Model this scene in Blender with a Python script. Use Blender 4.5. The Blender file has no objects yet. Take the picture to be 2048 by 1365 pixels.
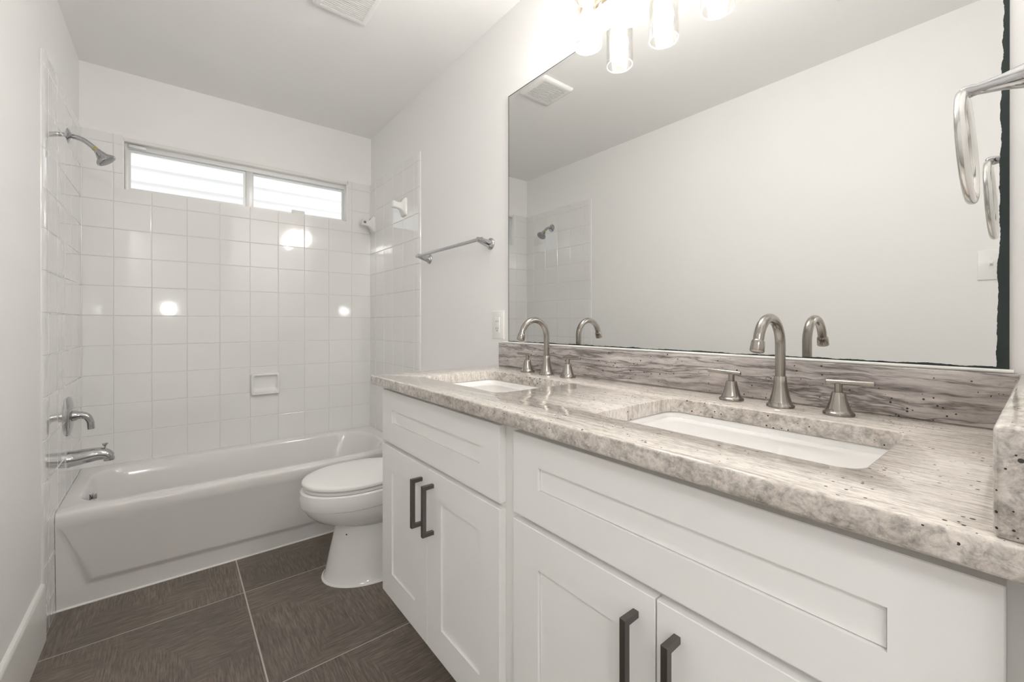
import bpy, bmesh, math, random
from mathutils import Vector, Matrix

SC = bpy.context.scene
COL = SC.collection
R = math.radians

# ---------------------------------------------------------------- camera
cam_d = bpy.data.cameras.new('camera')
cam_d.sensor_width = 36.0
cam_d.lens = 851.2468 / 2048 * 36.0
cam_d.shift_y = -35.5 / 2048
cam_d.clip_start = 0.01
cam = bpy.data.objects.new('camera', cam_d)
COL.objects.link(cam)
cam.location = (0.3824, -3.1111, 1.17)
cam.rotation_euler = (R(90) - 0.0008, 0, -0.6716)
SC.camera = cam

# ---------------------------------------------------------------- view, world, lights
SC.view_settings.view_transform = 'Standard'
SC.view_settings.look = 'None'
SC.view_settings.gamma = 1.0
SC.view_settings.use_curve_mapping = False
SC.view_settings.exposure = 1.4
SC.cycles.use_denoising = True
SC.cycles.max_bounces = 14
SC.cycles.diffuse_bounces = 8
SC.cycles.glossy_bounces = 8
SC.cycles.transparent_max_bounces = 16
SC.cycles.sample_clamp_indirect = 6.0
SC.cycles.blur_glossy = 0.3
BULB = 54.0          # radiance of the lit bulbs
SKY = 0.62            # overcast daylight outside
HALL_FILL = 7.6         # power of the fill light added in the hall behind the camera

world = bpy.data.worlds.new('overcast_sky')
SC.world = world
world.use_nodes = True
bg = world.node_tree.nodes['Background']
bg.inputs['Color'].default_value = (0.985, 0.99, 1.0, 1)
bg.inputs['Strength'].default_value = SKY

def area_light(name, loc, rot, sx, sy, power, col, shape='RECTANGLE'):
    al = bpy.data.lights.new(name, 'AREA')
    al.shape = shape
    al.size, al.size_y = sx, sy
    al.energy = power
    al.color = col
    ao = bpy.data.objects.new(name, al)
    COL.objects.link(ao)
    ao.location, ao.rotation_euler = loc, rot

# lit round lamp on the end wall of the hall behind the camera, and an unseen fill light added to brighten the vanity fronts
area_light('hall_fill_light', (-.34, -4.25, 2.48), (0, 0, 0), .42, .75, HALL_FILL, (1.0, .985, .965))
area_light('hall_lamp', (0.31, -4.66, 1.36), (R(90), 0, 0), .16, .16, 1.1, (1.0, .985, .965), 'ELLIPSE')


# ---------------------------------------------------------------- materials
def mat(name, color=(.8, .8, .8), rough=.5, metal=0.0, spec=.5, coat=0.0):
    m = bpy.data.materials.new(name)
    m.use_nodes = True
    b = m.node_tree.nodes['Principled BSDF']
    b.inputs['Base Color'].default_value = (*color, 1)
    b.inputs['Roughness'].default_value = rough
    b.inputs['Metallic'].default_value = metal
    b.inputs['Specular IOR Level'].default_value = spec
    if coat:
        b.inputs['Coat Weight'].default_value = coat
        b.inputs['Coat Roughness'].default_value = 0.05
    return m


class N:
    """tiny node helper"""
    def __init__(s, m):
        s.t = m.node_tree
        s.b = s.t.nodes.get('Principled BSDF')

    def n(s, typ, **kw):
        nd = s.t.nodes.new(typ)
        for k, v in kw.items():
            setattr(nd, k, v)
        return nd

    def l(s, a, b):
        s.t.links.new(a, b)

    def math(s, op, a, b=None, clamp=False):
        nd = s.n('ShaderNodeMath', operation=op, use_clamp=clamp)
        for i, v in enumerate((a, b)):
            if v is None:
                continue
            if isinstance(v, (int, float)):
                nd.inputs[i].default_value = v
            else:
                s.l(v, nd.inputs[i])
        return nd.outputs[0]

    def coord(s):
        return s.n('ShaderNodeTexCoord').outputs['Object']

    def mapping(s, v, scale=(1, 1, 1), loc=(0, 0, 0)):
        nd = s.n('ShaderNodeMapping')
        nd.inputs['Scale'].default_value = scale
        nd.inputs['Location'].default_value = loc
        s.l(v, nd.inputs['Vector'])
        return nd.outputs[0]

    def noise(s, v, scale=5, detail=4, rough=.5, dist=0.0):
        nd = s.n('ShaderNodeTexNoise')
        nd.inputs['Scale'].default_value = scale
        nd.inputs['Detail'].default_value = detail
        nd.inputs['Roughness'].default_value = rough
        nd.inputs['Distortion'].default_value = dist
        s.l(v, nd.inputs['Vector'])
        return nd.outputs['Fac']

    def ramp(s, f, stops, interp='LINEAR'):
        nd = s.n('ShaderNodeValToRGB')
        cr = nd.color_ramp
        cr.interpolation = interp
        while len(cr.elements) < len(stops):
            cr.elements.new(0.5)
        for e, (p, c) in zip(cr.elements, stops):
            e.position = p
            e.color = (*c, 1) if len(c) == 3 else c
        s.l(f, nd.inputs[0])
        return nd.outputs[0]

    def mix(s, fac, a, b, blend='MIX'):
        nd = s.n('ShaderNodeMix', data_type='RGBA', blend_type=blend)
        for sock, v in ((nd.inputs[0], fac), (nd.inputs[6], a), (nd.inputs[7], b)):
            if isinstance(v, (int, float)):
                sock.default_value = v
            elif isinstance(v, tuple):
                sock.default_value = (*v, 1)
            else:
                s.l(v, sock)
        return nd.outputs[2]

    def bump(s, h, strength=.2, dist=.001):
        nd = s.n('ShaderNodeBump')
        nd.inputs['Strength'].default_value = strength
        nd.inputs['Distance'].default_value = dist
        s.l(h, nd.inputs['Height'])
        s.l(nd.outputs[0], s.b.inputs['Normal'])
        return nd


def paint(name, color, rough=.55, scale=260, strength=.12):
    m = mat(name, color, rough, spec=.3)
    k = N(m)
    k.bump(k.noise(k.coord(), scale, 3, .6), strength, .0006)
    return m


M = {}
M['wall'] = paint('off_white_wall_paint', (.89, .886, .878))
M['ceil'] = paint('white_ceiling_paint', (.895, .892, .885), .75, 160, .2)
M['trim'] = mat('white_trim_gloss', (.83, .82, .80), .3)
M['cab'] = mat('white_cabinet_lacquer', (.855, .85, .84), .38, spec=.4)
M['carcass'] = mat('white_cabinet_frame', (.80, .79, .775), .45, spec=.4)
M['ceramic'] = mat('glossy_white_ceramic', (.85, .845, .835), .08, coat=.3)
M['acrylic'] = mat('white_tub_enamel', (.79, .775, .765), .14, coat=.4)
M['plastic'] = mat('white_plastic', (.86, .855, .84), .32)
M['vent'] = mat('white_vent_plastic', (.87, .86, .85), .45)
M['dark'] = mat('dark_recess', (.02, .02, .02), .8)
M['chrome'] = mat('polished_chrome', (.52, .52, .53), .06, 1)
M['nickel'] = mat('brushed_nickel', (.36, .335, .305), .2, 1)
M['satin'] = mat('satin_nickel_ring', (.68, .67, .65), .16, 1)
M['pull'] = mat('dark_brushed_pull', (.17, .155, .145), .36, 1)
M['alu'] = mat('window_aluminium', (.76, .765, .76), .4, .35)
M['siding'] = mat('white_siding', (.88, .88, .87), .6)
M['caulk'] = mat('white_caulk', (.84, .83, .80), .5)
M['brass'] = mat('shower_thread_tape', (.42, .36, .10), .45)
M['bronze'] = mat('warm_nickel_fixture', (.66, .55, .42), .22, 1)
M['black'] = mat('black_rubber', (.03, .03, .03), .6)

# brushed look for the nickel
k = N(M['nickel'])
k.bump(k.noise(k.mapping(k.coord(), (400, 400, 30)), 1, 2), .05, .0003)

# glossy wall tile with a slight waviness
def tile_mat(name, c, r):
    m = mat(name, c, r, coat=1.0)
    m.node_tree.nodes['Principled BSDF'].inputs['IOR'].default_value = 1.6
    m.node_tree.nodes['Principled BSDF'].inputs['Coat Roughness'].default_value = .03
    k = N(m)
    k.bump(k.noise(k.coord(), 14, 1, .4), .10, .0016)
    return m
M['tile'] = tile_mat('glossy_white_tile', (.845, .842, .835), .07)
M['grout'] = mat('wall_tile_grout', (.68, .665, .645), .5)

# clear thin glass for the lamp shades and the window
def thin_glass(name, tint, refl):
    m = bpy.data.materials.new(name)
    m.use_nodes = True
    t = m.node_tree
    t.nodes.clear()
    out = t.nodes.new('ShaderNodeOutputMaterial')
    mx = t.nodes.new('ShaderNodeMixShader')
    tr = t.nodes.new('ShaderNodeBsdfTransparent')
    gl = t.nodes.new('ShaderNodeBsdfGlossy')
    lw = t.nodes.new('ShaderNodeLayerWeight')
    mu = t.nodes.new('ShaderNodeMath')
    mu.operation = 'MULTIPLY'
    mu.inputs[1].default_value = refl
    lw.inputs['Blend'].default_value = .25
    tr.inputs['Color'].default_value = (*tint, 1)
    gl.inputs['Roughness'].default_value = .03
    t.links.new(lw.outputs['Fresnel'], mu.inputs[0])
    t.links.new(mu.outputs[0], mx.inputs[0])
    t.links.new(tr.outputs[0], mx.inputs[1])
    t.links.new(gl.outputs[0], mx.inputs[2])
    t.links.new(mx.outputs[0], out.inputs[0])
    return m
M['shade_glass'] = thin_glass('clear_shade_glass', (.992, .99, .985), .45)
M['shade_rim'] = mat('bright_glass_rim', (.93, .93, .92), .25)  # bright line of light along the glass rim, put into a white colour
M['pane'] = thin_glass('window_pane_glass', (.95, .96, .96), .6)

def emit(name, col, s):
    m = mat(name, (.9, .88, .85), .3)
    b = m.node_tree.nodes['Principled BSDF']
    b.inputs['Emission Color'].default_value = (*col, 1)
    b.inputs['Emission Strength'].default_value = s
    return m
M['bulb'] = emit('lit_frosted_bulb', (1.0, .98, .955), BULB)

# granite: layers run along the slab's length, so faces cut across them look blotchy
def granite(name, sc, stops, bsc, speck=.74, off=(0, 0, 0), warp_amt=.018, blotch=.6, veins=0.0, cut=.75):
    m = mat(name, (.7, .65, .6), .10, coat=.3)
    k = N(m)
    co = k.coord()
    warp = k.n('ShaderNodeTexNoise')
    warp.inputs['Scale'].default_value = 6
    warp.inputs['Detail'].default_value = 3
    k.l(co, warp.inputs['Vector'])
    va = k.n('ShaderNodeVectorMath', operation='MULTIPLY_ADD')
    k.l(warp.outputs['Color'], va.inputs[0])
    va.inputs[1].default_value = (warp_amt,) * 3
    k.l(co, va.inputs[2])
    wv = va.outputs[0]
    lay = k.noise(k.mapping(wv, sc, off), 1, 7, .66, .25)
    c = k.ramp(lay, stops)
    blo = k.noise(k.mapping(wv, bsc, off), 1, 7, .74, .5)
    bl = k.ramp(blo, [(.30, (.46, .455, .455)), (.44, (.76, .755, .75)), (.52, (.98, .975, .97)), (.68, (1.08, 1.075, 1.07))])
    c = k.mix(blotch, c, k.mix(1.0, c, bl, 'MULTIPLY'))
    fib = k.noise(k.mapping(wv, (sc[0] * 3.5, sc[1] * 3.5, sc[2] * 3.5), off), 1, 3, .65)
    c = k.mix(.6, c, k.mix(1.0, c, k.ramp(fib, [(.33, (.70, .68, .66)), (.52, (1.0, 1.0, 1.0)), (.7, (1.06, 1.05, 1.05))]), 'MULTIPLY'))
    if veins:
        vn = k.noise(k.mapping(wv, (sc[0] * .55, sc[1] * .55, sc[2] * .55), (5, 2, 8)), 1, 5, .6, .4)
        vl = k.math('ABSOLUTE', k.math('SUBTRACT', vn, .5))
        vf = k.ramp(vl, [(0, (1, 1, 1)), (.012, (.6, .6, .6)), (.035, (0, 0, 0))])
        c = k.mix(k.math('MULTIPLY', vf, veins), c, (.085, .07, .065))
    # sawn across the grain (faces looking along X) the stone is greyer and more mottled
    geo = k.n('ShaderNodeNewGeometry')
    sn = k.n('ShaderNodeSeparateXYZ')
    k.l(geo.outputs['True Normal'], sn.inputs[0])
    across = k.math('MULTIPLY', k.math('POWER', k.math('ABSOLUTE', sn.outputs[0]), 2.0), cut)
    mot = k.ramp(k.noise(co, 70, 6, .72, .8), [(.32, (.30, .295, .295)), (.45, (.60, .59, .585)), (.55, (.80, .79, .785)), (.68, (.95, .945, .94))])
    c = k.mix(across, c, k.mix(1.0, c, mot, 'MULTIPLY'))
    # dark mineral specks, denser in some zones
    vor = k.n('ShaderNodeTexVoronoi')
    vor.inputs['Scale'].default_value = 165
    k.l(co, vor.inputs['Vector'])
    sp = k.n('ShaderNodeSeparateColor')
    k.l(vor.outputs['Color'], sp.inputs[0])
    zone = k.noise(co, 13, 2)
    rad = k.math('MULTIPLY', k.math('SUBTRACT', k.math('MULTIPLY', sp.outputs[0], k.math('ADD', zone, .36)), speck), 2.2)
    rad = k.math('MINIMUM', rad, k.math('ADD', .16, k.math('MULTIPLY', sp.outputs[1], .26)))
    hit = k.math('LESS_THAN', vor.outputs['Distance'], rad)
    c = k.mix(hit, c, (.035, .03, .03))
    k.l(c, k.b.inputs['Base Color'])
    return m
TOPST = [(.26, (.36, .315, .275)), (.38, (.57, .515, .46)), (.47, (.72, .67, .615)), (.58, (.78, .735, .685)), (.74, (.82, .79, .75))]
BKST = [(.27, (.16, .14, .137)), (.38, (.35, .315, .305)), (.47, (.50, .46, .45)), (.58, (.58, .54, .525)), (.74, (.72, .68, .65))]
M['granite_top'] = granite('granite_countertop', (95, 3.0, 9), TOPST, (240, 58, 75), .70, blotch=.95)
M['granite_back'] = granite('granite_backsplash', (6, 3.4, 42), BKST, (40, 24, 90), .67, (3, 1, 2), .034, .55, .8, cut=0.0)
M['granite_side'] = granite('granite_side_splash', (5.0, 30, 16), TOPST, (40, 70, 80), .65, (1, 4, 2), .02, .95, cut=.9)

# floor: large taupe tile with woven-looking grain
def floor_mat():
    m = mat('taupe_floor_tile', (.1, .09, .08), .42, spec=.4)
    k = N(m)
    co = k.coord()
    sx = k.n('ShaderNodeSeparateXYZ')
    k.l(co, sx.inputs[0])
    u = k.math('DIVIDE', k.math('SUBTRACT', sx.outputs[0], .622), .617)
    v = k.math('DIVIDE', k.math('ADD', sx.outputs[1], .945), .618)
    def edge(a, w):
        f = k.math('FRACT', a)
        return k.math('LESS_THAN', k.math('MINIMUM', f, k.math('SUBTRACT', 1.0, f)), w)
    line = k.math('MAXIMUM', edge(u, .0042), edge(v, .0030))
    # caulk line along the tub
    cb = k.n('ShaderNodeCombineXYZ')
    k.l(k.math('FLOOR', u), cb.inputs[0])
    k.l(k.math('FLOOR', v), cb.inputs[1])
    wn = k.n('ShaderNodeTexWhiteNoise')
    k.l(cb.outputs[0], wn.inputs['Vector'])
    off = k.n('ShaderNodeVectorMath', operation='MULTIPLY_ADD')
    k.l(wn.outputs['Color'], off.inputs[0])
    off.inputs[1].default_value = (7, 7, 7)
    k.l(co, off.inputs[2])
    g1 = k.noise(k.mapping(off.outputs[0], (16, 210, 1)), 1, 3, .6, .25)
    g2 = k.noise(k.mapping(off.outputs[0], (210, 16, 1)), 1, 3, .6, .25)
    patch = k.ramp(k.noise(k.mapping(off.outputs[0], (3.2, 2.2, 1)), 1, 1), [(.47, (0, 0, 0)), (.53, (1, 1, 1))])
    gr = k.mix(patch, g1, g2)
    col = k.ramp(gr, [(.30, (.108, .088, .071)), (.5, (.172, .144, .119)), (.72, (.262, .225, .190))])
    big = k.ramp(k.noise(off.outputs[0], 2.6, 3), [(.35, (.88, .88, .88)), (.65, (1.1, 1.09, 1.08))])
    col = k.mix(1.0, col, big, 'MULTIPLY')
    k.l(k.mix(line, col, (.56, .52, .47)), k.b.inputs['Base Color'])
    hh = k.math('SUBTRACT', k.math('MULTIPLY', gr, .6), line)
    k.bump(hh, .55, .002)
    return m
M['floor'] = floor_mat()

# silvered mirror whose right and lower edges have gone black
MY0, MY1, MZ0, MZ1 = -3.070, -1.657, 1.089, 2.152
def mirror_mat():
    m = mat('silvered_mirror', (.80, .805, .795), .0, 1)
    k = N(m)
    co = k.coord()           # object at world origin
    s = k.n('ShaderNodeSeparateXYZ')
    k.l(co, s.inputs[0])
    y, z = s.outputs[1], s.outputs[2]
    nz = k.noise(k.mapping(co, (1, 3, 16)), 1, 5, .65)
    nb = k.noise(k.mapping(co, (1, 9, 1)), 1, 5, .65)
    dr = k.math('SUBTRACT', y, MY0)
    # wider band at the lower half of the right edge
    wide = k.math('ADD', k.math('MULTIPLY', k.math('SUBTRACT', MZ1, z), .013), .0005)
    wr = k.math('ADD', wide, k.math('MULTIPLY', k.math('SUBTRACT', nz, .42), .014))
    hr = k.math('LESS_THAN', dr, wr)
    db = k.math('SUBTRACT', z, MZ0)
    hb = k.math('LESS_THAN', db, k.math('ADD', .0012, k.math('MULTIPLY', k.math('SUBTRACT', nb, .35), .016)))
    ht = k.math('LESS_THAN', k.math('SUBTRACT', MZ1, z), .0035)
    hl = k.math('LESS_THAN', k.math('SUBTRACT', MY1, y), .0035)
    hit = k.math('MAXIMUM', k.math('MAXIMUM', hr, hb), k.math('MAXIMUM', ht, hl))
    # a few limescale flecks low down on the right
    vo = k.n('ShaderNodeTexVoronoi')
    vo.inputs['Scale'].default_value = 34
    k.l(co, vo.inputs['Vector'])
    sc = k.n('ShaderNodeSeparateColor')
    k.l(vo.outputs['Color'], sc.inputs[0])
    near = k.math('MULTIPLY', k.math('LESS_THAN', y, -2.86), k.math('LESS_THAN', z, 1.42))
    fl = k.math('MULTIPLY', near, k.math('LESS_THAN', vo.outputs['Distance'], k.math('MULTIPLY', k.math('SUBTRACT', sc.outputs[0], .86), .9)))
    k.l(k.mix(fl, k.mix(hit, (.80, .805, .795), (.012, .022, .02)), (.75, .75, .74)), k.b.inputs['Base Color'])
    k.l(k.math('SUBTRACT', 1.0, k.math('MAXIMUM', hit, fl)), k.b.inputs['Metallic'])
    k.l(k.math('MULTIPLY', k.math('MAXIMUM', hit, fl), .35), k.b.inputs['Roughness'])
    return m
M['mirror'] = mirror_mat()


# ---------------------------------------------------------------- mesh helpers
def box(bm, x0, x1, y0, y1, z0, z1, bev=0.0, seg=2):
    r = bmesh.ops.create_cube(bm, size=1.0)
    vs = r['verts']
    sx, sy, sz = x1 - x0, y1 - y0, z1 - z0
    for v in vs:
        v.co = Vector((x0 + (v.co.x + .5) * sx, y0 + (v.co.y + .5) * sy, z0 + (v.co.z + .5) * sz))
    if bev:
        es = list({e for v in vs for e in v.link_edges})
        bmesh.ops.bevel(bm, geom=es, offset=bev, segments=seg, profile=.5, affect='EDGES')


def loft(bm, rings, cap0=True, cap1=True, closed=True):
    vr = [[bm.verts.new(p) for p in ring] for ring in rings]
    n = len(vr[0])
    for a, b in zip(vr[:-1], vr[1:]):
        for i in range(n if closed else n - 1):
            j = (i + 1) % n
            bm.faces.new((a[i], a[j], b[j], b[i]))
    if cap0:
        bm.faces.new(list(reversed(vr[0])))
    if cap1:
        bm.faces.new(vr[-1])
    return vr


def frame_of(d):
    d = d.normalized()
    up = Vector((0, 0, 1)) if abs(d.z) < .9 else Vector((1, 0, 0))
    a = d.cross(up).normalized()
    return a, d.cross(a).normalized()


def lathe(bm, origin, axis, prof, n=32, cap0=True, cap1=True):
    """prof: list of (distance along axis, radius)"""
    o, d = Vector(origin), Vector(axis).normalized()
    a, b = frame_of(d)
    rings = []
    for t, r in prof:
        rings.append([o + d * t + (a * math.cos(2 * math.pi * i / n) + b * math.sin(2 * math.pi * i / n)) * max(r, 1e-5) for i in range(n)])
    loft(bm, rings, cap0, cap1)


def tube(bm, pts, rad, n=20, cap=True):
    """sweep along pts; rad is a number or one radius (or pair) per point"""
    P = [Vector(p) for p in pts]
    rings = []
    a = None
    for i, p in enumerate(P):
        d = (P[min(i + 1, len(P) - 1)] - P[max(i - 1, 0)]).normalized()
        if a is None:
            a, b = frame_of(d)
        else:
            a = (a - d * a.dot(d)).normalized()
            b = d.cross(a).normalized()
        r = rad if isinstance(rad, (int, float)) else rad[i]
        ra, rb = (r, r) if isinstance(r, (int, float)) else r
        rings.append([p + a * ra * math.cos(2 * math.pi * k / n) + b * rb * math.sin(2 * math.pi * k / n) for k in range(n)])
    loft(bm, rings, cap, cap)


def smoothpath(ctrl, sub=8):
    """Catmull-Rom through control points"""
    P = [Vector(c) for c in ctrl]
    P = [P[0] * 2 - P[1]] + P + [P[-1] * 2 - P[-2]]
    out = []
    for i in range(1, len(P) - 2):
        for s in range(sub):
            t = s / sub
            p0, p1, p2, p3 = P[i - 1:i + 3]
            out.append(.5 * ((2 * p1) + (p2 - p0) * t + (2 * p0 - 5 * p1 + 4 * p2 - p3) * t * t + (3 * p1 - p0 - 3 * p2 + p3) * t ** 3))
    out.append(P[-2])
    return out


def rrect(x0, x1, y0, y1, rl, rr=None, n=10):
    """closed outline of a rectangle with rounded corners; rl at the x0 end, rr at the x1 end"""
    rr = rl if rr is None else rr
    pts = []
    for cx, cy, r, a0 in ((x1 - rr, y1 - rr, rr, 0), (x0 + rl, y1 - rl, rl, 90), (x0 + rl, y0 + rl, rl, 180), (x1 - rr, y0 + rr, rr, 270)):
        for i in range(n + 1):
            t = R(a0 + 90 * i / n)
            pts.append((cx + r * math.cos(t), cy + r * math.sin(t)))
    return pts


def world_loc(o):
    p = Vector((0, 0, 0))
    while o is not None:
        p += o.location
        o = o.parent
    return p


def obj(name, bm, material, parent=None, smooth=35):
    """link the bmesh (world coordinates) as one mesh object"""
    if parent is not None:
        bmesh.ops.translate(bm, verts=bm.verts, vec=-world_loc(parent))
    bmesh.ops.recalc_face_normals(bm, faces=bm.faces)
    if smooth:
        for f in bm.faces:
            f.smooth = True
        lim = R(smooth)
        for e in bm.edges:
            e.smooth = len(e.link_faces) == 2 and e.calc_face_angle(0) < lim
    me = bpy.data.meshes.new(name)
    bm.to_mesh(me)
    bm.free()
    o = bpy.data.objects.new(name, me)
    mats = material if isinstance(material, (list, tuple)) else [material]
    for mm in mats:
        me.materials.append(mm)
    COL.objects.link(o)
    if parent is not None:
        o.parent = parent
    return o


def tag(o, label, cat, group=None):
    o['label'] = label
    o['category'] = cat
    if group:
        o['group'] = group
    return o


def thing(name, loc, label, cat, group=None):
    o = bpy.data.objects.new(name, None)
    o.empty_display_size = .05
    COL.objects.link(o)
    o.location = loc
    return tag(o, label, cat, group)


def struct(o):
    o['kind'] = 'structure'
    return o


def boxobj(name, dims, material, parent=None, bev=0.0, seg=2):
    bm = bmesh.new()
    box(bm, *dims, bev=bev, seg=seg)
    return obj(name, bm, material, parent)


def dup(root, dx=(0, 0, 0), label=None):
    r = root.copy()
    COL.objects.link(r)
    r.location = root.location + Vector(dx)
    if label:
        r['label'] = label
    for ch in list(root.children):
        c = ch.copy()
        COL.objects.link(c)
        c.parent = r
        for g in list(ch.children):
            d = g.copy()
            COL.objects.link(d)
            d.parent = c
    return r


# ---------------------------------------------------------------- room dimensions
W, H = 1.524, 2.528
YF = -3.113                    # face of the short end wall beside the vanity
YB = -4.7                      # far wall of the room behind the camera
T = .009                       # tile stands proud of the plaster by this
WX0, WX1, WZ0, WZ1 = .172, 1.350, 1.893, 2.156    # window opening

# ---------------------------------------------------------------- room shell
def slab_with_hole(axis_pts, hole, y0, y1):
    """wall in the XZ plane, thickness y0..y1, rectangular hole"""
    (x0, x1, z0, z1), (a0, a1, b0, b1) = axis_pts, hole
    bm = bmesh.new()
    xs, zs = [x0, a0, a1, x1], [z0, b0, b1, z1]
    V = {}
    for s, y in enumerate((y0, y1)):
        for i, x in enumerate(xs):
            for j, z in enumerate(zs):
                V[s, i, j] = bm.verts.new((x, y, z))
    for s in (0, 1):
        for i in range(3):
            for j in range(3):
                if (i, j) != (1, 1):
                    bm.faces.new([V[s, i, j], V[s, i + 1, j], V[s, i + 1, j + 1], V[s, i, j + 1]])
    def side(p, q):
        bm.faces.new([V[(0, *p)], V[(0, *q)], V[(1, *q)], V[(1, *p)]])
    for i in range(3):
        side((i, 0), (i + 1, 0)); side((i, 3), (i + 1, 3))
        side((0, i), (0, i + 1)); side((3, i), (3, i + 1))
    for p, q in (((1, 1), (2, 1)), ((2, 1), (2, 2)), ((2, 2), (1, 2)), ((1, 2), (1, 1))):
        side(p, q)
    return bm

struct(boxobj('floor', (-1.2, 1.8, YB - .1, .12, -.06, 0), M['floor']))
struct(boxobj('ceiling', (-1.2, 1.8, YB - .1, .12, H, H + .06), M['ceil']))
wl = struct(boxobj('wall_left', (-.12, 0, YF - .12, .12, 0, H), M['wall']))
wr = struct(boxobj('wall_right', (W, W + .12, YF - .12, .12, 0, H), M['wall']))
wb = struct(obj('wall_back', slab_with_hole((0, W, 0, H), (WX0, WX1, WZ0, WZ1), 0, .12), M['wall'], smooth=0))
# end wall with the doorway the camera stands in
bm = bmesh.new()
pts = [(W, H), (W, 0), (.93, 0), (.93, H)]
loft(bm, [[Vector((x, YF, z)) for x, z in pts], [Vector((x, YF - .12, z)) for x, z in pts]])
struct(obj('wall_front', bm, M['wall'], smooth=0))
# the room behind the doorway
struct(boxobj('wall_hall_left', (-1.2, -1.1, YB, YF - .12, 0, H), M['wall']))
struct(boxobj('wall_hall_right', (W + .12, 1.8, YB, YF, 0, H), M['wall']))
struct(boxobj('wall_hall_end', (-1.2, 1.8, YB - .1, YB, 0, H), M['wall']))
struct(boxobj('wall_hall_near', (-1.2, -.12, YF - .12, YF, 0, H), M['wall']))
# left baseboard, running up to the tile edge
bm = bmesh.new()
prof = [(0, 0), (.014, 0), (.014, .195), (.0125, .203), (.009, .208), (0, .211)]
loft(bm, [[Vector((x, -.812, z)) for x, z in prof], [Vector((x, YF, z)) for x, z in prof]])
struct(obj('baseboard_left', bm, M['trim']))
bm = bmesh.new()
prof = [(W, 0), (W - .014, 0), (W - .014, .195), (W - .0125, .203), (W - .009, .208), (W, .211)]
loft(bm, [[Vector((x, -.812, z)) for x, z in prof], [Vector((x, -1.612, z)) for x, z in prof]])
struct(obj('baseboard_right', bm, M['trim']))


# ---------------------------------------------------------------- wall tile
ROWS = [0.0, .108, .264, .421, .578, .734, .892, 1.049, 1.209, 1.366, 1.522, 1.673, 1.821, 1.975, 2.13, 2.183]
def tile_field(cols, rows, place, seed, hole=None, drop=None, nose=None):
    """connected height-field of square tiles with bevelled edges"""
    rnd = random.Random(seed)
    def samples(bs):
        out = []
        for i, (a, b) in enumerate(zip(bs[:-1], bs[1:])):
            out += [(a + .0009, 1, i), (a + .0018, .35, i), (a + .0034, 0, i), (b - .0034, 0, i), (b - .0018, .35, i), (b - .0009, 1, i)]
        out[0] = (bs[0], 0, 0)
        out[-1] = (bs[-1], 0, len(bs) - 2)
        return out
    us, vs = samples(cols), samples(rows)
    if nose:                                   # rounded outer edge at the last column
        e = cols[-1]
        us = us[:-3] + [(e - .040, 0, us[-1][2])] + [(e - .040 * (1 - t), 0, us[-1][2]) for t in (.35, .6, .78, .9, .97, 1.0)]
    bm = bmesh.new()
    tilt = {}
    G = []
    for (u, gu, iu) in us:
        row = []
        for (v, gv, iv) in vs:
            tx, ty = tilt.setdefault((iu, iv), (rnd.uniform(-.0022, .0022), rnd.uniform(-.0022, .0022)))
            cu, cv = (cols[iu] + cols[iu + 1]) / 2, (rows[iv] + rows[iv + 1]) / 2
            g = max(gu, gv)
            h = T - .0016 * g + (0 if g else (u - cu) * tx + (v - cv) * ty)
            if nose and u > cols[-1] - .040:
                t = (u - (cols[-1] - .040)) / .040
                h = h * math.sqrt(max(0, 1 - t * t))
            if abs(v - rows[-1]) < 1e-6:
                h = T * .35
            row.append((bm.verts.new(place(u, v, h)), g))
        G.append(row)
    for i in range(len(us) - 1):
        for j in range(len(vs) - 1):
            um, vm = (us[i][0] + us[i + 1][0]) / 2, (vs[j][0] + vs[j + 1][0]) / 2
            if hole and hole[0] < um < hole[1] and vm > hole[2]:
                continue
            if drop and drop(um, vm):
                continue
            q = [G[i][j], G[i + 1][j], G[i + 1][j + 1], G[i][j + 1]]
            f = bm.faces.new([p[0] for p in q])
            f.material_index = 1 if all(p[1] == 1 for p in q) else 0
    bmesh.ops.delete(bm, geom=[v for v in bm.verts if not v.link_faces], context='VERTS')
    # close the open edges back to the plaster
    be = [e for e in bm.edges if len(e.link_faces) == 1]
    ex = bmesh.ops.extrude_edge_only(bm, edges=be)
    inv = place(0, 0, 1) - place(0, 0, 0)
    base = place(0, 0, 0).dot(inv)
    for v in [g for g in ex['geom'] if isinstance(g, bmesh.types.BMVert)]:
        v.co -= inv * (v.co.dot(inv) - base)
    return bm

back_cols = [T, .130] + [.130 + .1566 * i for i in range(1, 9)] + [W - T]
side_cols = [T, .115, .270, .425, .580, .735, .812]
# the window cut needs lines exactly on the opening
def back_field():
    cols = back_cols
    bm = tile_field(cols, [.40] + [z for z in ROWS if z > .5], lambda u, v, h: Vector((u, -h, v)), 3)
    geom = lambda: bm.verts[:] + bm.edges[:] + bm.faces[:]
    for co, no in (((WX0 - .004, 0, 0), (1, 0, 0)), ((WX1 + .004, 0, 0), (1, 0, 0)), ((0, 0, WZ0), (0, 0, 1))):
        bmesh.ops.bisect_plane(bm, geom=geom(), plane_co=co, plane_no=no, dist=1e-6)
    kill = []
    for f in bm.faces:
        c = f.calc_center_median()
        if WX0 - .004 < c.x < WX1 + .004 and c.z > WZ0:
            kill.append(f)
    bmesh.ops.delete(bm, geom=kill, context='FACES')
    be = [e for e in bm.edges if len(e.link_faces) == 1 and all(v.co.y < -1e-4 for v in e.verts)]
    ex = bmesh.ops.extrude_edge_only(bm, edges=be)
    for v in [g for g in ex['geom'] if isinstance(g, bmesh.types.BMVert)]:
        v.co.y = 0
    return bm
obj('tile_cladding', back_field(), [M['tile'], M['grout']], wb, smooth=0)
inside_tub = lambda u, v: u < .60 and v < .25
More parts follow.
